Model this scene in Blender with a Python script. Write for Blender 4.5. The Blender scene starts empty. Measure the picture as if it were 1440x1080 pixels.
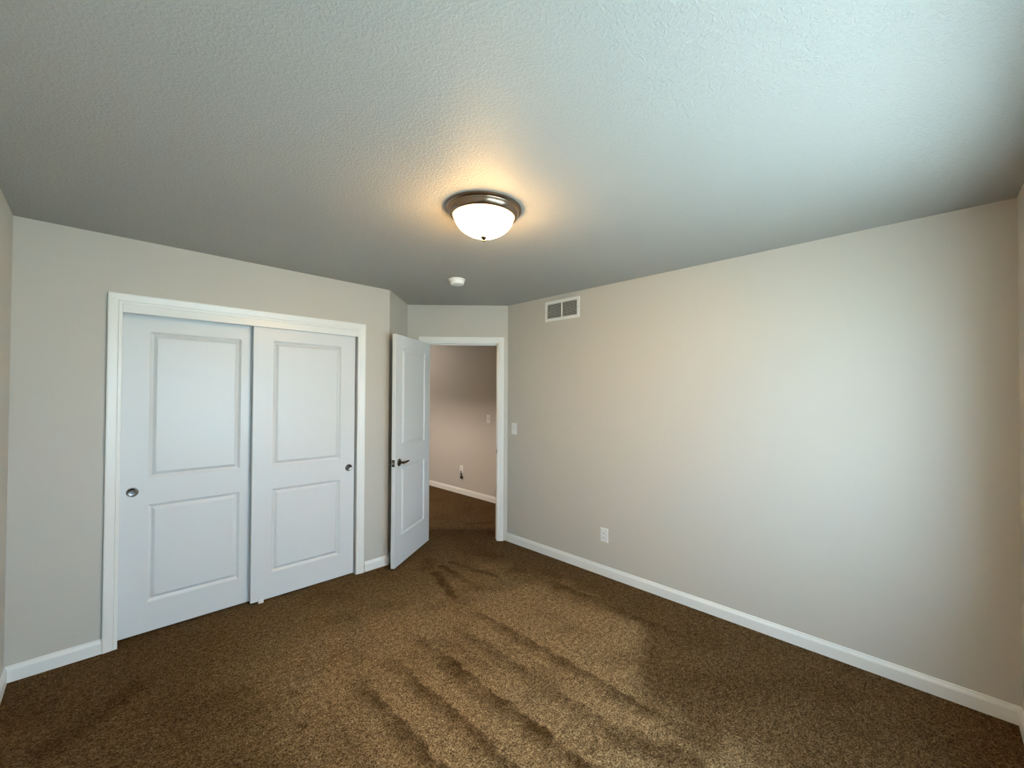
import bpy, bmesh, math, random
from mathutils import Vector, Matrix
random.seed(7)
C = bpy.context.scene.collection
scene = bpy.context.scene

# ------------------------------------------------------------------ camera
F_PX, YAW, PITCH, ROLL, CAM_H, CX, CY = 583.77, 0.7596, 0.0131, 0.0046, 1.5067, 30.67, 8.17
cam_data = bpy.data.cameras.new('camera')
cam_data.sensor_fit = 'HORIZONTAL'
cam_data.sensor_width = 36.0
cam_data.lens = 36.0 * F_PX / 1440.0
cam_data.shift_x = -CX / 1440.0
cam_data.shift_y = CY / 1440.0
cam_data.clip_start = 0.02
cam = bpy.data.objects.new('camera', cam_data)
C.objects.link(cam)
_f = Vector((math.cos(YAW) * math.cos(PITCH), math.sin(YAW) * math.cos(PITCH), math.sin(PITCH)))
_r = Vector((math.sin(YAW), -math.cos(YAW), 0.0))
_u = _r.cross(_f)
_c, _s = math.cos(ROLL), math.sin(ROLL)
_r, _u = _c * _r + _s * _u, -_s * _r + _c * _u
cam.matrix_world = Matrix(((_r.x, _u.x, -_f.x, 0.0), (_r.y, _u.y, -_f.y, 0.0), (_r.z, _u.z, -_f.z, CAM_H), (0, 0, 0, 1)))
scene.camera = cam

# ------------------------------------------------------------------ exposure, sky
scene.view_settings.view_transform = 'Standard'
scene.view_settings.look = 'None'
scene.view_settings.gamma = 1.0
scene.view_settings.use_curve_mapping = False
scene.view_settings.exposure = 0.0

SKY_UP = (0.52, 0.76, 1.0)
SKY_DOWN = (0.66, 0.89, 1.0)
SKY_UP_S, SKY_DOWN_S = 16.5, 13.8
LAMP_S = 112.0
ADDED_HALL_LAMP_W = 150.0

world = bpy.data.worlds.new('sky')
scene.world = world
world.use_nodes = True
_nt = world.node_tree
_nt.nodes.clear()
_o = _nt.nodes.new('ShaderNodeOutputWorld')
_b = _nt.nodes.new('ShaderNodeBackground')
_g = _nt.nodes.new('ShaderNodeTexCoord')
_sx = _nt.nodes.new('ShaderNodeSeparateXYZ')
_rp = _nt.nodes.new('ShaderNodeValToRGB')
_ma = _nt.nodes.new('ShaderNodeMath')
_ma.operation = 'MULTIPLY_ADD'
_ma.inputs[1].default_value = 0.5
_ma.inputs[2].default_value = 0.5
_rp.color_ramp.elements[0].position = 0.46
_rp.color_ramp.elements[1].position = 0.54
_rp.color_ramp.elements[0].color = tuple(c * SKY_DOWN_S for c in SKY_DOWN) + (1,)
_rp.color_ramp.elements[1].color = tuple(c * SKY_UP_S for c in SKY_UP) + (1,)
_nt.links.new(_g.outputs['Generated'], _sx.inputs[0])
_nt.links.new(_sx.outputs['Z'], _ma.inputs[0])
_nt.links.new(_ma.outputs[0], _rp.inputs[0])
_nt.links.new(_rp.outputs[0], _b.inputs['Color'])
_nt.links.new(_b.outputs[0], _o.inputs['Surface'])

# ------------------------------------------------------------------ room measures
H = 2.44
XL, XR, YB, YC = -0.3144, 2.9472, -0.3063, 3.4852
XCE = 1.7948                      # end of the closet wall
RX, RY = 2.2118, 3.9093           # corner of return wall and door wall
DX, DY = XR, RY - (XR - RX)       # corner of door wall and right wall
XH = 3.8492                       # far wall of the hall
Y_HALL0, Y_HALL1 = 1.6, 7.4
T = 0.115
S2 = math.sqrt(0.5)
# closet opening and door opening
CO_X0, CO_X1, CO_Z = 0.102, 1.511, 2.040
DO_T0, DO_T1, DO_Z = 0.190, 0.930, 2.040
# window behind the camera
W_X0, W_X1, W_Z0, W_Z1 = 0.30, 2.24, 0.75, 2.08

# daylight enters through the real window: a portal only guides the sampling
def portal(name, loc, rot, sx, sy):
    d = bpy.data.lights.new(name, 'AREA')
    d.shape = 'RECTANGLE'
    d.size, d.size_y = sx, sy
    d.cycles.is_portal = True
    o = bpy.data.objects.new(name, d)
    C.objects.link(o)
    o.location = loc
    o.rotation_euler = rot
    return o
portal('window_portal', ((W_X0 + W_X1) / 2, YB - T - 0.03, (W_Z0 + W_Z1) / 2), (math.radians(90), 0, math.radians(180)), W_X1 - W_X0, W_Z1 - W_Z0)

# ------------------------------------------------------------------ materials
def new_mat(name):
    m = bpy.data.materials.new(name)
    m.use_nodes = True
    nt = m.node_tree
    return m, nt, nt.nodes['Principled BSDF']

def N(nt, kind, **kw):
    n = nt.nodes.new(kind)
    for k, v in kw.items():
        setattr(n, k, v)
    return n

def math_node(nt, op, a, b=None, c=None, clamp=False):
    n = nt.nodes.new('ShaderNodeMath')
    n.operation = op
    n.use_clamp = clamp
    for i, v in enumerate((a, b, c)):
        if v is None:
            continue
        if isinstance(v, (int, float)):
            n.inputs[i].default_value = v
        else:
            nt.links.new(v, n.inputs[i])
    return n.outputs[0]

def paint(name, col, rough, bump_scale, bump, dist=0.001, spec=0.5, detail=3.0, second=None):
    m, nt, p = new_mat(name)
    p.inputs['Base Color'].default_value = col + (1,)
    p.inputs['Roughness'].default_value = rough
    p.inputs['Specular IOR Level'].default_value = spec
    tc = N(nt, 'ShaderNodeTexCoord')
    no = N(nt, 'ShaderNodeTexNoise')
    no.inputs['Scale'].default_value = bump_scale
    no.inputs['Detail'].default_value = detail
    nt.links.new(tc.outputs['Object'], no.inputs['Vector'])
    h = no.outputs['Fac']
    if second:
        n2 = N(nt, 'ShaderNodeTexNoise')
        n2.inputs['Scale'].default_value = second[0]
        n2.inputs['Detail'].default_value = 2.0
        nt.links.new(tc.outputs['Object'], n2.inputs['Vector'])
        r = N(nt, 'ShaderNodeValToRGB')
        r.color_ramp.elements[0].position = 0.47
        r.color_ramp.elements[1].position = 0.60
        nt.links.new(n2.outputs['Fac'], r.inputs[0])
        h = math_node(nt, 'MULTIPLY_ADD', r.outputs[0], second[1], h)
    b = N(nt, 'ShaderNodeBump')
    b.inputs['Strength'].default_value = bump
    b.inputs['Distance'].default_value = dist
    nt.links.new(h, b.inputs['Height'])
    nt.links.new(b.outputs[0], p.inputs['Normal'])
    return m

M_WALL = paint('greige_wall_paint', (0.56, 0.525, 0.465), 0.55, 170.0, 0.35, 0.0012, 0.4)
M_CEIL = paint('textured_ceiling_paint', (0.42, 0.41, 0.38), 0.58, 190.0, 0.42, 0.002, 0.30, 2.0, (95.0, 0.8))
M_WHITE = paint('white_semigloss_trim', (0.815, 0.805, 0.765), 0.32, 60.0, 0.04, 0.0005, 0.5)
M_DOOR = paint('white_door_paint', (0.71, 0.722, 0.72), 0.36, 240.0, 0.10, 0.0006, 0.5)
M_PLASTIC = paint('white_plastic', (0.84, 0.83, 0.79), 0.35, 30.0, 0.0, 0.0005)
M_CLOSET = paint('closet_interior_paint', (0.50, 0.47, 0.42), 0.6, 170.0, 0.3)

def metal(name, col, rough, aniso=0.0):
    m, nt, p = new_mat(name)
    p.inputs['Base Color'].default_value = col + (1,)
    p.inputs['Metallic'].default_value = 1.0
    p.inputs['Roughness'].default_value = rough
    tc = N(nt, 'ShaderNodeTexCoord')
    no = N(nt, 'ShaderNodeTexNoise')
    no.inputs['Scale'].default_value = 400.0
    nt.links.new(tc.outputs['Object'], no.inputs['Vector'])
    r = math_node(nt, 'MULTIPLY_ADD', no.outputs['Fac'], 0.08, rough - 0.04)
    nt.links.new(r, p.inputs['Roughness'])
    return m
M_NICKEL = metal('brushed_nickel', (0.28, 0.205, 0.15), 0.26)
M_BRONZE = metal('dark_nickel_hardware', (0.11, 0.088, 0.068), 0.25)
M_PULL = metal('dark_satin_nickel', (0.27, 0.26, 0.255), 0.25)
M_CHROME = metal('satin_chrome', (0.52, 0.52, 0.52), 0.22)

def flat(name, col, rough=0.7):
    m, nt, p = new_mat(name)
    p.inputs['Base Color'].default_value = col + (1,)
    p.inputs['Roughness'].default_value = rough
    return m
M_DUCT = flat('dark_duct_shade', (0.05, 0.05, 0.048), 0.6)
M_SLOT = flat('dark_socket_slot', (0.03, 0.03, 0.03), 0.6)
M_CORD = flat('dark_plug_plastic', (0.035, 0.03, 0.026), 0.5)

# frosted dome that gives off light
M_GLOW, _nt, _p = new_mat('glowing_frosted_glass')
_p.inputs['Base Color'].default_value = (0.85, 0.80, 0.70, 1)
_p.inputs['Roughness'].default_value = 0.25
_p.inputs['Emission Color'].default_value = (1.0, 0.59, 0.22, 1)
# the bulbs sit low in the dome, so its upper rim glows less
_tc = N(_nt, 'ShaderNodeTexCoord')
_sz = N(_nt, 'ShaderNodeSeparateXYZ')
_nt.links.new(_tc.outputs['Object'], _sz.inputs[0])
_mr = N(_nt, 'ShaderNodeMapRange', interpolation_type='SMOOTHSTEP')
_mr.inputs['From Min'].default_value = -0.034
_mr.inputs['From Max'].default_value = -0.110
_mr.inputs['To Min'].default_value = LAMP_S * 0.12
_mr.inputs['To Max'].default_value = LAMP_S * 1.25
_nt.links.new(_sz.outputs['Z'], _mr.inputs['Value'])
_nt.links.new(_mr.outputs['Result'], _p.inputs['Emission Strength'])

# thin window glass
M_GLASS, _nt, _p = new_mat('clear_window_glass')
_nt.nodes.remove(_p)
_t = N(_nt, 'ShaderNodeBsdfTransparent')
_t.inputs[0].default_value = (0.95, 0.97, 0.96, 1)
_gl = N(_nt, 'ShaderNodeBsdfGlossy')
_gl.inputs['Roughness'].default_value = 0.02
_mx = N(_nt, 'ShaderNodeMixShader')
_mx.inputs[0].default_value = 0.06
_nt.links.new(_t.outputs[0], _mx.inputs[1])
_nt.links.new(_gl.outputs[0], _mx.inputs[2])
_nt.links.new(_mx.outputs[0], _nt.nodes['Material Output'].inputs['Surface'])

# carpet: brown cut pile, with the marks of the vacuum, of feet and of furniture in it
def carpet():
    m, nt, p = new_mat('brown_cut_pile_carpet')
    L = nt.links.new
    p.inputs['Roughness'].default_value = 1.0
    p.inputs['Specular IOR Level'].default_value = 0.05
    tc = N(nt, 'ShaderNodeTexCoord')
    P = tc.outputs['Object']
    def noise(scale, detail=2.0, rough=0.5, vec=P):
        n = N(nt, 'ShaderNodeTexNoise')
        n.inputs['Scale'].default_value = scale
        n.inputs['Detail'].default_value = detail
        n.inputs['Roughness'].default_value = rough
        L(vec, n.inputs['Vector'])
        return n.outputs['Fac']
    # wobble the plane so that marks get ragged edges
    wob = N(nt, 'ShaderNodeTexNoise')
    wob.inputs['Scale'].default_value = 9.0
    wob.inputs['Detail'].default_value = 4.0
    L(P, wob.inputs['Vector'])
    wsub = N(nt, 'ShaderNodeVectorMath', operation='SUBTRACT')
    L(wob.outputs['Color'], wsub.inputs[0])
    wsub.inputs[1].default_value = (0.5, 0.5, 0.5)
    wmul = N(nt, 'ShaderNodeVectorMath', operation='SCALE')
    L(wsub.outputs[0], wmul.inputs[0])
    wmul.inputs['Scale'].default_value = 0.11
    wadd = N(nt, 'ShaderNodeVectorMath', operation='ADD')
    L(P, wadd.inputs[0])
    L(wmul.outputs[0], wadd.inputs[1])
    PW = wadd.outputs[0]
    sx = N(nt, 'ShaderNodeSeparateXYZ')
    L(PW, sx.inputs[0])
    X, Y = sx.outputs['X'], sx.outputs['Y']
    def ss(v, a, b):          # smooth step from a to b
        n = N(nt, 'ShaderNodeMapRange', interpolation_type='SMOOTHSTEP')
        L(v, n.inputs['Value'])
        n.inputs['From Min'].default_value = a
        n.inputs['From Max'].default_value = b
        return n.outputs['Result']
    dark = None
    def acc(v):
        nonlocal dark
        dark = v if dark is None else math_node(nt, 'MAXIMUM', dark, v)
    # vacuum lanes: (x of the dark line, width towards -x, y from, y to, weight)
    for x, w, y0, y1, k in STRIPES:
        a = ss(X, x - w, x - 0.012)
        b = ss(X, x + 0.022, x)
        c = ss(Y, y0, y0 + 0.18)
        d = ss(Y, y1, y1 - 0.35)
        v = math_node(nt, 'MULTIPLY', math_node(nt, 'MULTIPLY', a, b), math_node(nt, 'MULTIPLY', c, d))
        acc(math_node(nt, 'MULTIPLY', v, k))
    # streaks and dents: segments with a width
    for x0, y0, x1, y1, w, k in STREAKS:
        a = Vector((x0, y0, 0)); b = Vector((x1, y1, 0)); ab = b - a
        s1 = N(nt, 'ShaderNodeVectorMath', operation='SUBTRACT')
        L(PW if w > 0.03 else P, s1.inputs[0]); s1.inputs[1].default_value = a
        d1 = N(nt, 'ShaderNodeVectorMath', operation='DOT_PRODUCT')
        L(s1.outputs[0], d1.inputs[0]); d1.inputs[1].default_value = ab / max(ab.length_squared, 1e-9)
        t = math_node(nt, 'ADD', d1.outputs['Value'], 0.0, clamp=True)
        sc = N(nt, 'ShaderNodeVectorMath', operation='SCALE')
        sc.inputs[0].default_value = ab; L(t, sc.inputs['Scale'])
        df = N(nt, 'ShaderNodeVectorMath', operation='DISTANCE')
        L(s1.outputs[0], df.inputs[0]); L(sc.outputs[0], df.inputs[1])
        v = ss(df.outputs['Value'], w, w * 0.25)
        acc(math_node(nt, 'MULTIPLY', v, k))
    brk = ss(noise(5.0, 4.0, 0.6), 0.30, 0.62)
    dark = math_node(nt, 'MULTIPLY', dark, math_node(nt, 'MULTIPLY_ADD', brk, 0.6, 0.4))
    big = math_node(nt, 'MULTIPLY', ss(noise(2.2, 5.0, 0.62), 0.47, 0.68), 0.42)
    dark = math_node(nt, 'MAXIMUM', dark, big)
    # carpet colour gets darker outside a ragged central zone
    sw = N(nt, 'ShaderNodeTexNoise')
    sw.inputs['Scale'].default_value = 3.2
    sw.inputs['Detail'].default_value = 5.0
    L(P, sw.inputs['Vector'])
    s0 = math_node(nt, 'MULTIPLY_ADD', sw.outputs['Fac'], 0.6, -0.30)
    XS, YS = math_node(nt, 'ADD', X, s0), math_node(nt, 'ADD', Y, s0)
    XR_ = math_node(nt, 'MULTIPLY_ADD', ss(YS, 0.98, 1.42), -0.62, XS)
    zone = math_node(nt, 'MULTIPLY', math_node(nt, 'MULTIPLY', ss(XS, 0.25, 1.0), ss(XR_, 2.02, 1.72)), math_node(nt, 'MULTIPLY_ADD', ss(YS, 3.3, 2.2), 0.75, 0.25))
    outer_dark = math_node(nt, 'MULTIPLY_ADD', zone, -0.74, 0.74)
    dark = math_node(nt, 'SUBTRACT', 1.0, math_node(nt, 'MULTIPLY', math_node(nt, 'SUBTRACT', 1.0, dark), math_node(nt, 'SUBTRACT', 1.0, outer_dark)))
    # yarn grain
    vo = N(nt, 'ShaderNodeTexVoronoi')
    vo.inputs['Scale'].default_value = 170.0
    L(PW, vo.inputs['Vector'])
    g1 = noise(120.0, 3.0, 0.65)
    g2 = noise(38.0, 3.0, 0.6)
    grain = math_node(nt, 'MULTIPLY_ADD', vo.outputs['Distance'], -0.35, math_node(nt, 'ADD', g1, math_node(nt, 'MULTIPLY', g2, 0.45)))
    ramp = N(nt, 'ShaderNodeValToRGB')
    cr = ramp.color_ramp
    cr.elements[0].position = 0.32
    cr.elements[0].color = CARPET[0] + (1,)
    cr.elements[1].position = 0.82
    cr.elements[1].color = CARPET[2] + (1,)
    e = cr.elements.new(0.56)
    e.color = CARPET[1] + (1,)
    L(grain, ramp.inputs[0])
    mix = N(nt, 'ShaderNodeMix', data_type='RGBA', blend_type='MULTIPLY')
    mix.inputs['Factor'].default_value = 1.0
    L(ramp.outputs[0], mix.inputs['A'])
    mr = N(nt, 'ShaderNodeMix', data_type='RGBA')
    mr.inputs['A'].default_value = (1, 1, 1, 1)
    mr.inputs['B'].default_value = (0.27, 0.22, 0.16, 1)
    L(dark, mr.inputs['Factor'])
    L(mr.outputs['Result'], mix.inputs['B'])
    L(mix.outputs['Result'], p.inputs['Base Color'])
    bp = N(nt, 'ShaderNodeBump')
    bp.inputs['Strength'].default_value = 0.9
    bp.inputs['Distance'].default_value = 0.007
    L(grain, bp.inputs['Height'])
    L(bp.outputs[0], p.inputs['Normal'])
    return m
CARPET = ((0.055, 0.030, 0.010), (0.215, 0.135, 0.062), (0.540, 0.380, 0.215))
STRIPES = [(0.985, 0.13, 0.70, 2.35, 0.9), (1.190, 0.11, 0.90, 2.35, 0.85), (1.400, 0.13, 0.85, 2.45, 0.95),
           (1.640, 0.11, 0.70, 2.40, 0.7), (1.850, 0.12, 0.60, 2.45, 0.75), (2.560, 0.10, 0.90, 2.55, 0.75),
           (0.790, 0.12, 0.90, 2.20, 0.55)]
STREAKS = [(2.00, 3.02, 1.84, 2.55, 0.06, 0.9), (2.10, 3.10, 2.08, 2.55, 0.055, 0.95), (2.22, 3.12, 2.30, 2.62, 0.055, 0.75),
           (2.10, 3.30, 2.00, 3.18, 0.10, 0.6), (2.45, 3.20, 2.62, 2.90, 0.05, 0.75), (2.35, 2.75, 2.45, 2.25, 0.05, 0.4),
           (3.00, 3.90, 3.25, 3.75, 0.06, 0.7), (0.15, 2.95, -0.10, 2.72, 0.11, 0.85),
           (0.695, 2.333, 0.705, 2.325, 0.029, 1.0), (0.661, 2.076, 0.675, 2.066, 0.0295, 1.0), (1.463, 1.049, 1.475, 1.042, 0.027, 1.0),
           (1.60, 1.00, 1.70, 0.72, 0.10, 0.8), (2.10, 0.95, 2.60, 0.40, 0.22, 0.55)]
M_CARPET = carpet()

# ------------------------------------------------------------------ mesh helpers
def obj(name, bm, mat, parent=None, smooth=False, smooth_angle=None):
    bmesh.ops.recalc_face_normals(bm, faces=bm.faces)
    me = bpy.data.meshes.new(name)
    bm.to_mesh(me)
    bm.free()
    me.materials.append(mat)
    if smooth or smooth_angle:
        for p in me.polygons:
            p.use_smooth = True
        if smooth_angle:
            me.set_sharp_from_angle(angle=math.radians(smooth_angle))
    o = bpy.data.objects.new(name, me)
    C.objects.link(o)
    if parent:
        o.parent = parent
    return o

def struct(o, label, cat=None):
    o['kind'] = 'structure'
    o['label'] = label
    if cat:
        o['category'] = cat
    return o

def tag(o, label, cat, group=None):
    o['label'] = label
    o['category'] = cat
    if group:
        o['group'] = group
    return o

def empty(name, loc=(0, 0, 0), rotz=0.0):
    o = bpy.data.objects.new(name, None)
    C.objects.link(o)
    o.location = loc
    o.rotation_euler = (0, 0, rotz)
    o.empty_display_size = 0.1
    return o

def prism(bm, poly, z0, z1):
    lo = [bm.verts.new((x, y, z0)) for x, y in poly]
    hi = [bm.verts.new((x, y, z1)) for x, y in poly]
    n = len(poly)
    bm.faces.new(lo[::-1])
    bm.faces.new(hi)
    for i in range(n):
        bm.faces.new((lo[i], lo[(i + 1) % n], hi[(i + 1) % n], hi[i]))

def box(bm, x0, x1, y0, y1, z0, z1):
    prism(bm, [(x0, y0), (x1, y0), (x1, y1), (x0, y1)], z0, z1)

def bevel(bm, w, seg=2):
    bmesh.ops.bevel(bm, geom=[e for e in bm.edges], offset=w, segments=seg, affect='EDGES', profile=0.6)

def rbox(x0, x1, y0, y1, z0, z1, w, seg=2):
    bm = bmesh.new()
    box(bm, x0, x1, y0, y1, z0, z1)
    bevel(bm, w, seg)
    return bm

def lathe(bm, prof, seg=64, M=None, close=False):
    """prof: (radius, height) from the axis outwards; turned about local z"""
    M = M or Matrix()
    rings = []
    for r, z in prof:
        if r < 1e-6:
            rings.append([bm.verts.new(M @ Vector((0, 0, z)))])
        else:
            rings.append([bm.verts.new(M @ Vector((r * math.cos(2 * math.pi * i / seg), r * math.sin(2 * math.pi * i / seg), z))) for i in range(seg)])
    for a, b in zip(rings, rings[1:]):
        for i in range(seg):
            j = (i + 1) % seg
            if len(a) == 1 and len(b) == 1:
                continue
            if len(a) == 1:
                bm.faces.new((a[0], b[i], b[j]))
            elif len(b) == 1:
                bm.faces.new((a[i], a[j], b[0]))
            else:
                bm.faces.new((a[i], a[j], b[j], b[i]))

def sweep(bm, path, normal, prof, cap0=None, cap1=None, only=None):
    """Run a profile (a: sideways, b: along normal) along a flat open path with mitred corners.
    Sideways is normal x direction. only: build just segment number only (ends still mitred)."""
    nrm = Vector(normal).normalized()
    pts = [Vector(p) for p in path]
    dirs = [(pts[i + 1] - pts[i]).normalized() for i in range(len(pts) - 1)]
    sides = [nrm.cross(d) for d in dirs]
    def off(i):
        if i == 0:
            return sides[0]
        if i == len(pts) - 1:
            return sides[-1]
        a, b = sides[i - 1], sides[i]
        return (a + b) / (1.0 + a.dot(b))
    rng = range(len(pts)) if only is None else (only, only + 1)
    rings = [[bm.verts.new(pts[i] + off(i) * a + nrm * b) for a, b in prof] for i in rng]
    n = len(prof)
    for r0, r1 in zip(rings, rings[1:]):
        for k in range(n):
            bm.faces.new((r0[k], r0[(k + 1) % n], r1[(k + 1) % n], r1[k]))
    bm.faces.new(rings[0][::-1])
    bm.faces.new(rings[-1])

def tube(bm, pts, rad, seg=16, flatten=1.0, axis=Vector((0, 0, 1))):
    pts = [Vector(p) for p in pts]
    rad = rad if isinstance(rad, (list, tuple)) else [rad] * len(pts)
    rings = []
    for i, p in enumerate(pts):
        d = (pts[min(i + 1, len(pts) - 1)] - pts[max(i - 1, 0)]).normalized()
        s = d.cross(axis)
        if s.length < 1e-4:
            s = d.cross(Vector((1, 0, 0)))
        s.normalize()
        u = s.cross(d).normalized()
        rings.append([bm.verts.new(p + rad[i] * (math.cos(2 * math.pi * k / seg) * s * flatten + math.sin(2 * math.pi * k / seg) * u)) for k in range(seg)])
    for a, b in zip(rings, rings[1:]):
        for k in range(seg):
            bm.faces.new((a[k], a[(k + 1) % seg], b[(k + 1) % seg], b[k]))
    bm.faces.new(rings[0][::-1])
    bm.faces.new(rings[-1])

# ------------------------------------------------------------------ the setting
def dline(t, n=0.0):
    """point on the door wall: t along it from the return corner, n away from the room"""
    return (RX + t * S2 + n * S2, RY - t * S2 + n * S2)
D_LEN = (XR - RX) / S2

OUT = 0.15
bm = bmesh.new()
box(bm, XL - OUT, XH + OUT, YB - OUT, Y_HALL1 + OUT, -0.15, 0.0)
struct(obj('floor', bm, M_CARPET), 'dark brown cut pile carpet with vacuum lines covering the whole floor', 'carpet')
bm = bmesh.new()
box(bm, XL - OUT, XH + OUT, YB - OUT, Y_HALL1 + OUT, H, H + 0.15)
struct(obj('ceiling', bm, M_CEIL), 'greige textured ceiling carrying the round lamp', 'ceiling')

bm = bmesh.new()
box(bm, XL - OUT, XL, YB - OUT, Y_HALL1 + OUT, 0, H)
struct(obj('wall_left', bm, M_WALL), 'greige side wall at the far left edge of the photo', 'wall')

bm = bmesh.new()
box(bm, XL, CO_X0 - 0.018, YC, YC + T, 0, H)
prism(bm, [(CO_X1 + 0.018, YC), (XCE, YC), (XCE - T * 0.4142, YC + T), (CO_X1 + 0.018, YC + T)], 0, H)
box(bm, CO_X0 - 0.018, CO_X1 + 0.018, YC, YC + T, CO_Z + 0.018, H)
struct(obj('wall_closet', bm, M_WALL), 'greige wall around the white sliding closet doors', 'wall')

bm = bmesh.new()
n1 = (-S2 * T, S2 * T)
prism(bm, [(XCE, YC), (RX, RY), (RX + n1[0], RY + n1[1] + 0.0), (XCE - T * 0.4142, YC + T)], 0, H)
struct(obj('wall_return', bm, M_WALL), 'narrow angled greige wall behind the open door', 'wall')

bm = bmesh.new()
def dpiece(t0, t1, z0, z1):
    prism(bm, [dline(t0), dline(t1), dline(t1, T), dline(t0, T)], z0, z1)
dpiece(0.0, DO_T0 - 0.018, 0, H)
dpiece(DO_T1 + 0.018, D_LEN, 0, H)
dpiece(DO_T0 - 0.018, DO_T1 + 0.018, DO_Z + 0.018, H)
prism(bm, [dline(0.0), dline(0.0, T), (RX + S2 * T + n1[0], RY + S2 * T + n1[1]), (RX + n1[0], RY + n1[1])], 0, H)
struct(obj('wall_door', bm, M_WALL), 'greige diagonal wall around and above the open doorway', 'wall')

bm = bmesh.new()
prism(bm, [(XR, YB), (XR + T, YB), (XR + T, DY + T * 0.4142), (XR, DY)], 0, H)
struct(obj('wall_right', bm, M_WALL), 'long bare greige wall on the right with vent and outlet', 'wall')

bm = bmesh.new()
box(bm, XL - OUT, W_X0, YB - OUT, YB, 0, H)
box(bm, W_X1, XH + OUT, YB - OUT, YB, 0, H)
box(bm, W_X0, W_X1, YB - OUT, YB, 0, W_Z0)
box(bm, W_X0, W_X1, YB - OUT, YB, W_Z1, H)
struct(obj('wall_back', bm, M_WALL), 'greige window wall at the right edge of the photo', 'wall')

# the hall and the closet shut the house
bm = bmesh.new()
box(bm, XH, XH + OUT, YB, Y_HALL1 + OUT, 0, H)
struct(obj('wall_hall', bm, M_WALL), 'shaded hall wall seen through the open doorway', 'wall')
bm = bmesh.new()
box(bm, 2.02, 2.14, RY + 0.35, 4.65, 0, H)
box(bm, 2.02, 2.14, 6.00, Y_HALL1, 0, H)
box(bm, 2.02, 2.14, 4.65, 6.00, 2.04, H)  # unseen doorway header, added to cut the lamp light into a band
box(bm, XL, XH, Y_HALL1, Y_HALL1 + OUT, 0, H)
box(bm, XR + T, XH, Y_HALL0 - 0.1, Y_HALL0, 0, H)
struct(obj('wall_hall_end', bm, M_WALL), 'out of sight walls closing the hall', 'wall')
bm = bmesh.new()
box(bm, XL, 2.02, YC + 0.75, YC + 0.87, 0, H)
box(bm, 1.66, 1.72, YC + T, YC + 0.75, 0, H)
struct(obj('wall_closet_inside', bm, M_CLOSET), 'walls inside the closet behind the sliding doors', 'wall')

# window behind the camera
bm = bmesh.new()
fw = 0.05
for x0, x1, z0, z1 in ((W_X0, W_X0 + fw, W_Z0, W_Z1), (W_X1 - fw, W_X1, W_Z0, W_Z1), (W_X0 + fw, W_X1 - fw, W_Z0, W_Z0 + fw), (W_X0 + fw, W_X1 - fw, W_Z1 - fw, W_Z1),
                       ((W_X0 + W_X1) / 2 - 0.02, (W_X0 + W_X1) / 2 + 0.02, W_Z0 + fw, W_Z1 - fw)):
    box(bm, x0, x1, YB - 0.12, YB - 0.06, z0, z1)
win = struct(obj('window_1', bm, M_WHITE), 'white framed window that lights the room from behind the camera', 'window')
bm = bmesh.new()
box(bm, W_X0 + fw - 0.005, W_X1 - fw + 0.005, YB - 0.092, YB - 0.088, W_Z0 + fw - 0.005, W_Z1 - fw + 0.005)
obj('window_glass', bm, M_GLASS, win)

# ---- baseboards
BB_H, BB_T = 0.084, 0.013
BB = [(0, 0), (BB_T, 0), (BB_T, 0.060), (BB_T - 0.002, 0.066), (BB_T - 0.0065, 0.076), (BB_T - 0.0075, BB_H - 0.002), (BB_T - 0.009, BB_H), (0, BB_H)]
CAS_W = 0.064
def along(name, path, only, label):
    bm = bmesh.new()
    sweep(bm, [(x, y, 0.0) for x, y in path], (0, 0, 1), BB, only=only)
    return struct(obj(name, bm, M_WHITE), label, 'baseboard')
# sideways = z x direction = left of travel, so walk with the room on the left hand
path1 = [(CO_X0 - CAS_W, YC), (XL, YC), (XL, YB), (XR, YB), (DX, DY), dline(DO_T1 + 0.072)]
along('baseboard_closet', path1, 0, 'short white baseboard left of the closet door trim')
along('baseboard_left', path1, 1, 'white baseboard along the left side wall')
along('baseboard_back', path1, 2, 'white baseboard along the window wall at right edge')
along('baseboard_right', path1, 3, 'long white baseboard along the right wall')
path2 = [dline(0.12), (RX, RY), (XCE, YC), (CO_X1 + CAS_W + 0.008, YC)]
along('baseboard_return', path2, 1, 'white baseboard on the angled wall behind the open door')
along('baseboard_corner', path2, 2, 'short white baseboard between closet trim and open door')
along('baseboard_hall', [(XH, Y_HALL0), (XH, Y_HALL1)], None, 'white baseboard along the hall wall beyond the doorway')

# ---- door casings: profile (a: from the opening outwards, b: out of the wall)
CAS = [(0, 0), (0, 0.009), (0.004, 0.011), (0.016, 0.0125), (0.019, 0.0105), (0.022, 0.0125), (0.040, 0.0155), (0.054, 0.0175), (0.061, 0.0175), (CAS_W, 0.015), (CAS_W, 0)]
def casing(name, p0, p1, z, normal, label):
    """p0,p1: the feet of the inner edge, left and right as seen from the room"""
    bm = bmesh.new()
    path = [(p0[0], p0[1], 0.0), (p0[0], p0[1], z), (p1[0], p1[1], z), (p1[0], p1[1], 0.0)]
    sweep(bm, path, normal, CAS)
    return struct(obj(name, bm, M_WHITE), label, 'trim')

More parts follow.
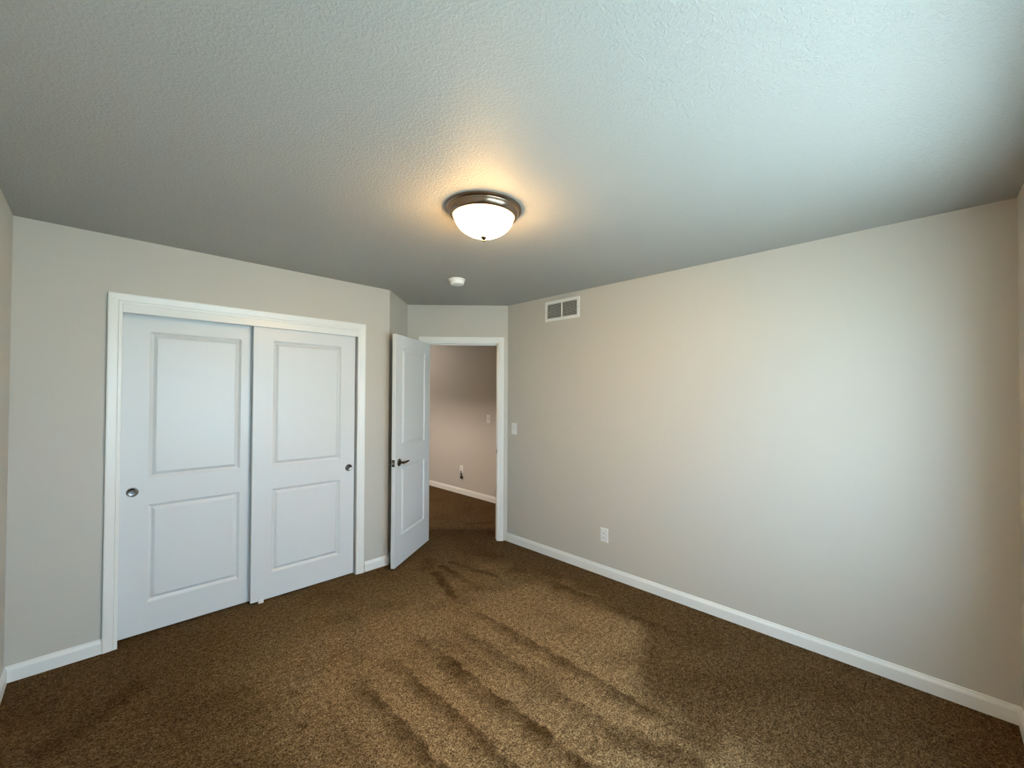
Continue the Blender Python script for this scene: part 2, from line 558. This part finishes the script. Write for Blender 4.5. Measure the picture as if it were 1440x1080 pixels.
tr1 = casing('trim_1', (CO_X0, YC), (CO_X1, YC), CO_Z, (0, -1, 0), 'white moulded casing framing the sliding closet doors')
bm = bmesh.new()
for x0, x1 in ((CO_X0 - 0.018, CO_X0), (CO_X1, CO_X1 + 0.018)):
    box(bm, x0, x1, YC - 0.001, YC + T, 0, CO_Z + 0.018)
box(bm, CO_X0, CO_X1, YC - 0.001, YC + T, CO_Z, CO_Z + 0.018)
obj('jamb', bm, M_WHITE, tr1)
obj('fascia', rbox(CO_X0, CO_X1, YC - 0.007, YC + 0.009, 1.992, CO_Z + 0.002, 0.0015), M_WHITE, tr1)
bm = bmesh.new()
box(bm, CO_X0 + 0.002, CO_X1 - 0.002, YC + 0.013, YC + 0.105, 2.020, CO_Z)
obj('track', bm, M_CHROME, tr1)

tr2 = casing('trim_2', dline(DO_T0 - 0.004), dline(DO_T1 + 0.006), DO_Z + 0.004, (-S2, -S2, 0), 'white moulded casing framing the open doorway')
bm = bmesh.new()
for t0, t1 in ((DO_T0 - 0.018, DO_T0), (DO_T1, DO_T1 + 0.018)):
    prism(bm, [dline(t0, -0.001), dline(t1, -0.001), dline(t1, T + 0.001), dline(t0, T + 0.001)], 0, DO_Z + 0.018)
prism(bm, [dline(DO_T0, -0.001), dline(DO_T1, -0.001), dline(DO_T1, T + 0.001), dline(DO_T0, T + 0.001)], DO_Z, DO_Z + 0.018)
obj('jamb', bm, M_WHITE, tr2)
bm = bmesh.new()
for t0, t1, z0, z1 in ((DO_T0, DO_T0 + 0.011, 0, DO_Z), (DO_T1 - 0.011, DO_T1, 0, DO_Z), (DO_T0 + 0.011, DO_T1 - 0.011, DO_Z - 0.011, DO_Z)):
    prism(bm, [dline(t0, 0.045), dline(t1, 0.045), dline(t1, 0.080), dline(t0, 0.080)], z0, z1)
obj('door_stop', bm, M_WHITE, tr2)
bm = bmesh.new()
prism(bm, [dline(DO_T1 - 0.0015, 0.004), dline(DO_T1 + 0.001, 0.004), dline(DO_T1 + 0.001, 0.036), dline(DO_T1 - 0.0015, 0.036)], 0.885, 0.965)
prism(bm, [dline(DO_T1 - 0.0035, -0.008), dline(DO_T1 + 0.001, -0.008), dline(DO_T1 + 0.001, 0.006), dline(DO_T1 - 0.0035, 0.006)], 0.905, 0.945)
sp = obj('strike_plate', bm, M_BRONZE, tr2)
sp['label'] = 'dark metal strike plate'
bm = bmesh.new()
sweep(bm, [(dline(DO_T1 + 0.006, T)[0], dline(DO_T1 + 0.006, T)[1], 0), (dline(DO_T1 + 0.006, T)[0], dline(DO_T1 + 0.006, T)[1], DO_Z + 0.004), (dline(DO_T0 - 0.004, T)[0], dline(DO_T0 - 0.004, T)[1], DO_Z + 0.004), (dline(DO_T0 - 0.004, T)[0], dline(DO_T0 - 0.004, T)[1], 0)], (S2, S2, 0), CAS)
obj('hall_casing', bm, M_WHITE, tr2)

# ------------------------------------------------------------------ moulded two-panel doors
PANEL_PROF = [(0.0, 0.0), (0.0015, 0.0012), (0.008, 0.0080), (0.0150, 0.0140), (0.0180, 0.0148), (0.0205, 0.0138), (0.028, 0.0070), (0.035, 0.0016), (0.038, 0.0010)]
def door_slab(w, h, t, panels, both=False):
    """local: x 0..w, front face at y=0 looking to -y, back at y=t, z 0..h"""
    bm = bmesh.new()
    def face_side(sign, y0):
        xs = sorted({0.0, w} | {p[0] for p in panels} | {p[1] for p in panels})
        zs = sorted({0.0, h} | {p[2] for p in panels} | {p[3] for p in panels})
        vv = {}
        def v(x, z):
            k = (round(x, 5), round(z, 5))
            if k not in vv:
                vv[k] = bm.verts.new((x, y0, z))
            return vv[k]
        for i in range(len(xs) - 1):
            for j in range(len(zs) - 1):
                xm, zm = (xs[i] + xs[i + 1]) / 2, (zs[j] + zs[j + 1]) / 2
                if any(p[0] < xm < p[1] and p[2] < zm < p[3] for p in panels):
                    continue
                bm.faces.new((v(xs[i], zs[j]), v(xs[i + 1], zs[j]), v(xs[i + 1], zs[j + 1]), v(xs[i], zs[j + 1])))
        for x0, x1, z0, z1 in panels:
            prev = [v(x0, z0), v(x1, z0), v(x1, z1), v(x0, z1)]
            for o_, d in PANEL_PROF[1:]:
                y = y0 + sign * d
                cur = [bm.verts.new((x0 + o_, y, z0 + o_)), bm.verts.new((x1 - o_, y, z0 + o_)), bm.verts.new((x1 - o_, y, z1 - o_)), bm.verts.new((x0 + o_, y, z1 - o_))]
                for k in range(4):
                    bm.faces.new((prev[k], prev[(k + 1) % 4], cur[(k + 1) % 4], cur[k]))
                prev = cur
            bm.faces.new(prev)
        return vv, xs, zs
    a, xs, zs = face_side(1, 0.0)
    if both:
        b, _, _ = face_side(-1, t)
    else:
        b = {(round(x, 5), round(z, 5)): bm.verts.new((x, t, z)) for x in xs for z in zs if x in (0.0, w) or z in (0.0, h)}
        k = lambda x, z: b[(round(x, 5), round(z, 5))]
        ring = [k(x, 0.0) for x in xs] + [k(w, z) for z in zs[1:]] + [k(x, h) for x in xs[::-1][1:]] + [k(0.0, z) for z in zs[::-1][1:-1]]
        bm.faces.new(ring)
    for i in range(len(xs) - 1):
        for z in (0.0, h):
            q = [(round(xs[i], 5), z), (round(xs[i + 1], 5), z)]
            q = [(p[0], round(p[1], 5)) for p in q]
            bm.faces.new((a[q[0]], a[q[1]], b[q[1]], b[q[0]]))
    for j in range(len(zs) - 1):
        for x in (0.0, w):
            q = [(round(x, 5), round(zs[j], 5)), (round(x, 5), round(zs[j + 1], 5))]
            bm.faces.new((a[q[0]], a[q[1]], b[q[1]], b[q[0]]))
    return bm

def soften(o, w=0.0015):
    md = o.modifiers.new('bevel', 'BEVEL')
    md.width = w
    md.segments = 2
    md.limit_method = 'ANGLE'
    md.angle_limit = math.radians(50)

def finger_pull(parent, x, y, z):
    """round cup pull let into the door face (looking to -y)"""
    M = Matrix.Translation((x, y, z)) @ Matrix.Rotation(math.radians(90), 4, 'X')
    bm = bmesh.new()
    lathe(bm, [(0.0225, 0.0040), (0.0235, 0.0046), (0.0250, 0.0047), (0.0272, 0.0036), (0.0288, 0.0010), (0.0288, -0.0002)], 48, M)
    rim = obj('pull_ring', bm, M_PULL, parent, smooth_angle=60)
    bm = bmesh.new()
    lathe(bm, [(0.0, 0.0006), (0.011, 0.0006), (0.0165, 0.0009), (0.0200, 0.0020), (0.0228, 0.0043)], 48, M)
    obj('pull_cup', bm, M_PULL, rim, smooth_angle=60)
    rim['label'] = 'round satin nickel finger pull'

Z0 = 0.012
CD_H = 2.012 - Z0
# rear (left) leaf and front (right) leaf of the sliding pair
def closet_door(name, x0, x1, yfront, panels, pull_x, label):
    o = obj(name, door_slab(x1 - x0, CD_H, 0.035, [(a - x0, b - x0, c - Z0, d - Z0) for a, b, c, d in panels]), M_DOOR)
    o.location = (x0, yfront, Z0)
    soften(o)
    struct(o, label, 'door')
    finger_pull(o, pull_x - x0, 0.0, 0.897 - Z0)
    return o
closet_door('door_1', 0.104, 0.836, YC + 0.074, [(0.229, 0.710, 0.975, 1.897), (0.229, 0.710, 0.196, 0.808)], 0.159,
            'left white two-panel sliding closet door, set behind the other')
closet_door('door_2', 0.772, 1.500, YC + 0.020, [(0.897, 1.386, 0.975, 1.900), (0.897, 1.386, 0.196, 0.808)], 1.455,
            'right white two-panel sliding closet door, in front of the other')

# floor guide of the sliding doors
g = obj('door_floor_guide', rbox(0.818, 0.850, YC + 0.004, YC + 0.019, 0.0, 0.026, 0.002), M_PLASTIC)
tag(g, 'small white plastic guide on carpet at foot of sliding closet doors', 'door guide')
bm = bmesh.new()
box(bm, 0.822, 0.846, YC + 0.019, YC + 0.110, 0.0, 0.006)
box(bm, 0.822, 0.846, YC + 0.0575, YC + 0.0625, 0.006, 0.026)
obj('guide_base', bm, M_PLASTIC, g)

# hinged bedroom door, open about a hundred degrees; the face that shows is the hall side
DW, DH, DT = 0.722, 2.018, 0.035
hx, hy = dline(DO_T0 + 0.004, -0.006)
HF = Vector((2.369, 3.728))         # hinge end of the visible face
EF = Vector((1.784, 3.328))         # free end of the visible face
ddir = (EF - HF).normalized()
EF = HF + ddir * DW
# local x runs from the free edge to the hinge, local -y looks out of the visible face
ang = math.atan2(-ddir.y, -ddir.x)
door = obj('door_3', door_slab(DW, DH, DT, [(0.118, DW - 0.122, 1.035, 1.905), (0.118, DW - 0.122, 0.250, 0.856)], both=True), M_DOOR)
door.location = (EF.x, EF.y, 0.014)
door.rotation_euler = (0, 0, ang)
soften(door)
struct(door, 'white two-panel bedroom door standing open by the doorway', 'door')
HZ, HXX = 0.900, 0.070
for side in (0, 1):
    y0 = 0.0 if side == 0 else DT
    sg = -1.0 if side == 0 else 1.0
    M = Matrix.Translation((HXX, y0, HZ)) @ Matrix.Rotation(math.radians(90 if side == 0 else -90), 4, 'X')
    bm = bmesh.new()
    lathe(bm, [(0.0, 0.010), (0.016, 0.010), (0.024, 0.0085), (0.030, 0.006), (0.0325, 0.003), (0.0330, 0.0), (0.0, 0.0)], 40, M)
    hd = obj('door_handle', bm, M_BRONZE, door, smooth_angle=50)
    hd['label'] = 'dark metal lever handle'
    bm = bmesh.new()
    lathe(bm, [(0.0, 0.052), (0.008, 0.052), (0.0105, 0.049), (0.011, 0.044), (0.011, 0.009)], 24, M)
    obj('spindle', bm, M_BRONZE, hd, smooth_angle=50)
    bm = bmesh.new()
    yy = y0 + sg * 0.046
    tube(bm, [(HXX - 0.010, yy, HZ), (HXX, yy, HZ), (HXX + 0.025, yy + sg * 0.004, HZ + 0.001), (HXX + 0.055, yy + sg * 0.005, HZ + 0.0025), (HXX + 0.085, yy + sg * 0.001, HZ + 0.0025), (HXX + 0.108, yy - sg * 0.006, HZ + 0.001), (HXX + 0.116, yy - sg * 0.010, HZ)],
         [0.007, 0.0095, 0.0095, 0.0085, 0.008, 0.0075, 0.004], 16, 0.75)
    obj('lever', bm, M_BRONZE, hd, smooth_angle=60)
bm = bmesh.new()
box(bm, -0.0012, 0.001, 0.005, 0.030, HZ - 0.030, HZ + 0.030)
lp = obj('latch_plate', bm, M_BRONZE, door)
lp['label'] = 'dark metal latch plate on the door edge'
bm = bmesh.new()
prism(bm, [(-0.0005, 0.011), (-0.0005, 0.024), (-0.011, 0.024), (-0.009, 0.018)], HZ - 0.009, HZ + 0.009)
obj('latch_bolt', bm, M_CHROME, lp)
for z in (0.20, 1.00, 1.80):
    bm = bmesh.new()
    lathe(bm, [(0.0, 0.0), (0.0055, 0.0), (0.0055, 0.088), (0.0, 0.088)], 16, Matrix.Translation((DW + 0.004, DT + 0.002, z)))
    box(bm, DW - 0.001, DW + 0.0015, 0.006, DT + 0.001, z, z + 0.088)
    obj('hinge', bm, M_BRONZE, door, smooth_angle=40)

# ------------------------------------------------------------------ ceiling light
LX, LY = 1.3249, 1.6088
lamp = empty('ceiling_light', (LX, LY, H))
tag(lamp, 'round flush ceiling lamp, glowing white glass dome in a brushed nickel rim', 'lamp')
LR = 0.189
bm = bmesh.new()
lathe(bm, [(0.02, 0.0), (LR - 0.003, 0.0), (LR, -0.003), (LR, -0.009), (LR - 0.004, -0.013), (LR - 0.012, -0.015), (LR - 0.014, -0.019), (LR - 0.014, -0.024),
           (LR - 0.018, -0.033), (LR - 0.026, -0.042), (LR - 0.030, -0.046), (LR - 0.033, -0.0475), (LR - 0.037, -0.046), (LR - 0.039, -0.040), (LR - 0.040, -0.020), (0.02, -0.015)], 96)
pan = obj('pan', bm, M_NICKEL, lamp, smooth_angle=35)
pan['label'] = 'brushed nickel rim against the ceiling'
bm = bmesh.new()
prof = []
GR, GD, GZ = LR - 0.0405, 0.106, -0.036
for i in range(19):
    a = math.pi / 2 * i / 18
    prof.append((GR * math.sin(a) ** 1.04 if i else 0.0, GZ - GD * math.cos(a)))
lathe(bm, prof, 96)
dome = obj('glass_dome', bm, M_GLOW, lamp, smooth=True)
dome['label'] = 'glowing frosted white glass dome'
bm = bmesh.new()
zb = GZ - GD
lathe(bm, [(0.0, zb - 0.026), (0.0035, zb - 0.0245), (0.0055, zb - 0.020), (0.0035, zb - 0.016), (0.0075, zb - 0.012), (0.0135, zb - 0.006), (0.0150, zb - 0.002), (0.0150, zb + 0.001), (0.0, zb + 0.001)], 32)
obj('finial', bm, M_BRONZE, lamp, smooth_angle=50)

# ------------------------------------------------------------------ smoke detector
sm = empty('smoke_detector', (1.994, 2.757, H))
tag(sm, 'round white smoke detector on the ceiling beyond the lamp', 'smoke detector')
bm = bmesh.new()
lathe(bm, [(0.0, 0.0), (0.066, 0.0), (0.0675, -0.003), (0.0665, -0.009), (0.062, -0.011), (0.0, -0.011)], 64)
obj('mounting_plate', bm, M_PLASTIC, sm, smooth_angle=40)
bm = bmesh.new()
lathe(bm, [(0.0, -0.011), (0.056, -0.011), (0.0585, -0.013), (0.0585, -0.026), (0.0560, -0.030), (0.0530, -0.0305), (0.0530, -0.0335), (0.0550, -0.0345), (0.0545, -0.039), (0.050, -0.043), (0.036, -0.0455), (0.0, -0.046)], 64)
cv = obj('cover', bm, M_PLASTIC, sm, smooth_angle=35)
bm = bmesh.new()
lathe(bm, [(0.0, -0.0475), (0.008, -0.0475), (0.0095, -0.046), (0.0095, -0.044)], 32, Matrix.Translation((0.012, -0.014, 0)))
obj('test_button', bm, M_PLASTIC, cv, smooth_angle=40)

# ------------------------------------------------------------------ return air grille on the right wall
V_Y0, V_Y1, V_Z0, V_Z1 = 2.240, 2.648, 2.204, 2.393
vent = empty('air_vent', (XR, (V_Y0 + V_Y1) / 2, (V_Z0 + V_Z1) / 2), math.radians(90))
# local x along the wall (+y of the world), local y out into the wall (-x is world room side) -> local -... use w() below
tag(vent, 'white louvered air vent high on the right wall under the ceiling', 'air vent')
VW, VH = V_Y1 - V_Y0, V_Z1 - V_Z0
FB, FT, CB = 0.027, 0.007, 0.007
def vbox(bm, y0, y1, z0, z1, d0, d1):
    """y along wall from the left end (far end) measured from vent centre, z height, d out of the wall; local x = world y, local y = -world x"""
    box(bm, y0, y1, d0, d1, z0, z1)
bm = bmesh.new()
hw, hh = VW / 2, VH / 2
for a in ((-hw, hw, hh - FB, hh), (-hw, hw, -hh, -hh + FB), (-hw, -hw + FB, -hh + FB, hh - FB), (hw - FB, hw, -hh + FB, hh - FB)):
    vbox(bm, a[0], a[1], a[2], a[3], 0.0, FT)
bmesh.ops.remove_doubles(bm, verts=bm.verts, dist=1e-5)
fr = obj('grille_frame', bm, M_PLASTIC, vent)
bm = bmesh.new()
vbox(bm, -CB, CB, -hh + FB, hh - FB, 0.0005, FT - 0.001)
obj('center_bar', bm, M_PLASTIC, fr)
bm = bmesh.new()
vbox(bm, -hw + FB, hw - FB, -hh + FB, hh - FB, 0.0002, 0.0006)  # thin dark sheet in place of the shade inside the duct
dk = obj('duct_shade', bm, M_DUCT, vent)
dk['label'] = 'dark sheet standing for the shade behind the louvers'
def louvers(x0, x1):
    bm = bmesh.new()
    n = 10
    for i in range(n):
        z = -hh + FB + (i + 0.5) * (VH - 2 * FB) / n
        # slat leans: room edge low, wall edge high
        prof = [(0.0058, z - 0.0034), (0.0064, z - 0.0022), (0.0012, z + 0.0036), (0.0007, z + 0.0026)]
        va = [bm.verts.new((x0, d, zz)) for d, zz in prof]
        vb = [bm.verts.new((x1, d, zz)) for d, zz in prof]
        for k in range(4):
            bm.faces.new((va[k], va[(k + 1) % 4], vb[(k + 1) % 4], vb[k]))
        bm.faces.new(va[::-1])
        bm.faces.new(vb)
    return bm
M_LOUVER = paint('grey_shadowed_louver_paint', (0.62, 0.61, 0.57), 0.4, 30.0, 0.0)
obj('louvers', louvers(-hw + FB, -CB), M_LOUVER, vent)
obj('louvers', louvers(CB, hw - FB), M_LOUVER, vent)
for xx in (-hw + 0.012, hw - 0.012):
    bm = bmesh.new()
    lathe(bm, [(0.0, 0.0015), (0.003, 0.001), (0.0042, 0.0)], 16, Matrix.Translation((xx, FT, 0)) @ Matrix.Rotation(math.radians(-90), 4, 'X'))
    obj('screw', bm, M_CHROME, vent, smooth_angle=50)

# ------------------------------------------------------------------ switches and outlets
def plate_empty(name, x, y, z):
    """on a wall that looks to -x: local y is out of the wall"""
    return empty(name, (x, y, z), math.radians(90))
def plate(parent, w=0.074, h=0.117):
    bm = bmesh.new()
    # bevelled cover plate
    lo = [(-w / 2, 0.0, -h / 2), (w / 2, 0.0, -h / 2), (w / 2, 0.0, h / 2), (-w / 2, 0.0, h / 2)]
    e = 0.004
    hi = [(-w / 2 + e, 0.0055, -h / 2 + e), (w / 2 - e, 0.0055, -h / 2 + e), (w / 2 - e, 0.0055, h / 2 - e), (-w / 2 + e, 0.0055, h / 2 - e)]
    mid = [(a[0], 0.0025, a[2]) for a in lo]
    R = [[bm.verts.new(p) for p in q] for q in (lo, mid, hi)]
    for a, b in zip(R, R[1:]):
        for k in range(4):
            bm.faces.new((a[k], a[(k + 1) % 4], b[(k + 1) % 4], b[k]))
    bm.faces.new(R[0][::-1])
    bm.faces.new(R[-1])
    return obj('cover_plate', bm, M_PLASTIC, parent)
def outlet(name, x, y, z, label, group=None):
    o = plate_empty(name, x, y, z)
    tag(o, label, 'outlet', group)
    plate(o)
    for s in (1, -1):
        bm = bmesh.new()
        # rounded receptacle face
        ring = []
        pts = []
        for i in range(24):
            a = 2 * math.pi * i / 24
            pts.append((0.0172 * math.cos(a), max(-0.0140, min(0.0140, 0.0172 * math.sin(a)))))
        lo = [bm.verts.new((px, 0.005, s * 0.0195 + pz)) for px, pz in pts]
        hi = [bm.verts.new((px * 0.96, 0.0075, s * 0.0195 + pz * 0.96)) for px, pz in pts]
        for k in range(24):
            bm.faces.new((lo[k], lo[(k + 1) % 24], hi[(k + 1) % 24], hi[k]))
        bm.faces.new(hi)
        rc = obj('receptacle', bm, M_PLASTIC, o)
        bm = bmesh.new()
        box(bm, -0.0075, -0.0055, 0.0074, 0.0077, s * 0.0195 - 0.002, s * 0.0195 + 0.006)
        box(bm, 0.0055, 0.0075, 0.0074, 0.0077, s * 0.0195 - 0.003, s * 0.0195 + 0.006)
        lathe(bm, [(0.0, 0.0077), (0.0026, 0.0077), (0.0026, 0.0074)], 16, Matrix.Translation((0, 0, s * 0.0195 - 0.0075)) @ Matrix.Rotation(math.radians(-90), 4, 'X'))
        obj('slots', bm, M_SLOT, rc)
    bm = bmesh.new()
    lathe(bm, [(0.0, 0.0065), (0.003, 0.0062), (0.0036, 0.0055)], 16, Matrix.Rotation(math.radians(-90), 4, 'X'))
    obj('screw', bm, M_PLASTIC, o)
    return o
def switch(name, x, y, z, label, rocker=True):
    o = plate_empty(name, x, y, z)
    tag(o, label, 'switch')
    plate(o)
    bm = bmesh.new()
    if rocker:
        box(bm, -0.0170, 0.0170, 0.005, 0.0062, -0.034, 0.034)
        fr_ = obj('switch_frame', bm, M_PLASTIC, o)
        bm = bmesh.new()
        q = [(0.006, -0.031), (0.0075, -0.031), (0.0066, 0.0), (0.0105, 0.031), (0.006, 0.031)]
        va = [bm.verts.new((-0.0145, d, zz)) for d, zz in q]
        vb = [bm.verts.new((0.0145, d, zz)) for d, zz in q]
        for k in range(5):
            bm.faces.new((va[k], va[(k + 1) % 5], vb[(k + 1) % 5], vb[k]))
        bm.faces.new(va[::-1]); bm.faces.new(vb)
        obj('rocker', bm, M_PLASTIC, fr_)
    else:
        q = [(0.005, -0.005), (0.005, 0.006), (0.016, 0.012), (0.018, 0.007)]
        va = [bm.verts.new((-0.0045, d, zz)) for d, zz in q]
        vb = [bm.verts.new((0.0045, d, zz)) for d, zz in q]
        for k in range(4):
            bm.faces.new((va[k], va[(k + 1) % 4], vb[(k + 1) % 4], vb[k]))
        bm.faces.new(va[::-1]); bm.faces.new(vb)
        obj('toggle', bm, M_PLASTIC, o)
        bm = bmesh.new()
        box(bm, -0.0055, 0.0055, 0.0054, 0.0058, -0.012, 0.012)
        obj('toggle_slot', bm, M_SLOT, o)
    for zz in (-0.048, 0.048) if rocker else (-0.030, 0.030):
        bm = bmesh.new()
        lathe(bm, [(0.0, 0.0065), (0.0025, 0.0062), (0.003, 0.0055)], 16, Matrix.Translation((0, 0, zz)) @ Matrix.Rotation(math.radians(-90), 4, 'X'))
        obj('screw', bm, M_PLASTIC, o)
    return o
outlet('wall_outlet', XR, 1.975, 0.338, 'white double outlet low on the long right wall')
switch('light_switch', XR, 3.072, 1.164, 'white rocker light switch on right wall beside the doorway')
switch('light_switch', XH, 4.542, 1.168, 'small white toggle switch on the hall wall, seen through the doorway', rocker=False)
outlet('wall_outlet', XH, 5.170, 0.372, 'white outlet low on the hall wall with a dark plug below')
pc = empty('power_plug', (XH, 5.162, 0.300), math.radians(90))
tag(pc, 'dark plug with short cord hanging below the hall outlet', 'plug')
bm = bmesh.new()
tube(bm, [(0, 0.016, 0.052), (0, 0.020, 0.045), (0.0, 0.020, 0.02), (-0.004, 0.018, -0.006), (-0.010, 0.018, -0.030)], [0.006, 0.007, 0.007, 0.008, 0.009], 12)
obj('cord', bm, M_CORD, pc, smooth_angle=50)
o = obj('plug_body', rbox(-0.034, 0.002, 0.004, 0.034, -0.062, -0.026, 0.004), M_CORD, pc)

# ------------------------------------------------------------------ unseen lamps, added to light the hall wall
M_HALL_GLASS = flat('frosted_glass_of_added_lamp', (0.85, 0.82, 0.75), 0.4)
def added_hall_lamp(x, y, watts, label):
    hl = empty('added_hall_light', (x, y, H))
    tag(hl, label, 'lamp')
    bm = bmesh.new()
    lathe(bm, [(0.0, -0.08), (0.06, -0.074), (0.11, -0.055), (0.135, -0.025), (0.135, -0.015)], 48)
    obj('glass_dome', bm, M_HALL_GLASS, hl, smooth=True)
    bm = bmesh.new()
    lathe(bm, [(0.0, 0.0), (0.15, 0.0), (0.15, -0.012), (0.138, -0.02), (0.0, -0.02)], 48)
    obj('pan', bm, M_NICKEL, hl, smooth_angle=40)
    d = bpy.data.lights.new('added_hall_lamp_light', 'POINT')
    d.energy = watts
    d.color = (1.0, 0.87, 0.77)
    d.shadow_soft_size = 0.08
    o = bpy.data.objects.new('added_hall_lamp_light', d)
    C.objects.link(o)
    o.parent = hl
    o.location = (0, 0, -0.19)
added_hall_lamp(1.58, 5.30, ADDED_HALL_LAMP_W, 'added unseen flush lamp beyond a made-up doorway, throwing a light band on the hall wall')
added_hall_lamp(2.95, 6.60, ADDED_HALL_LAMP_W * 0.11, 'added unseen flush lamp on the hall ceiling, brightening the hall wall')
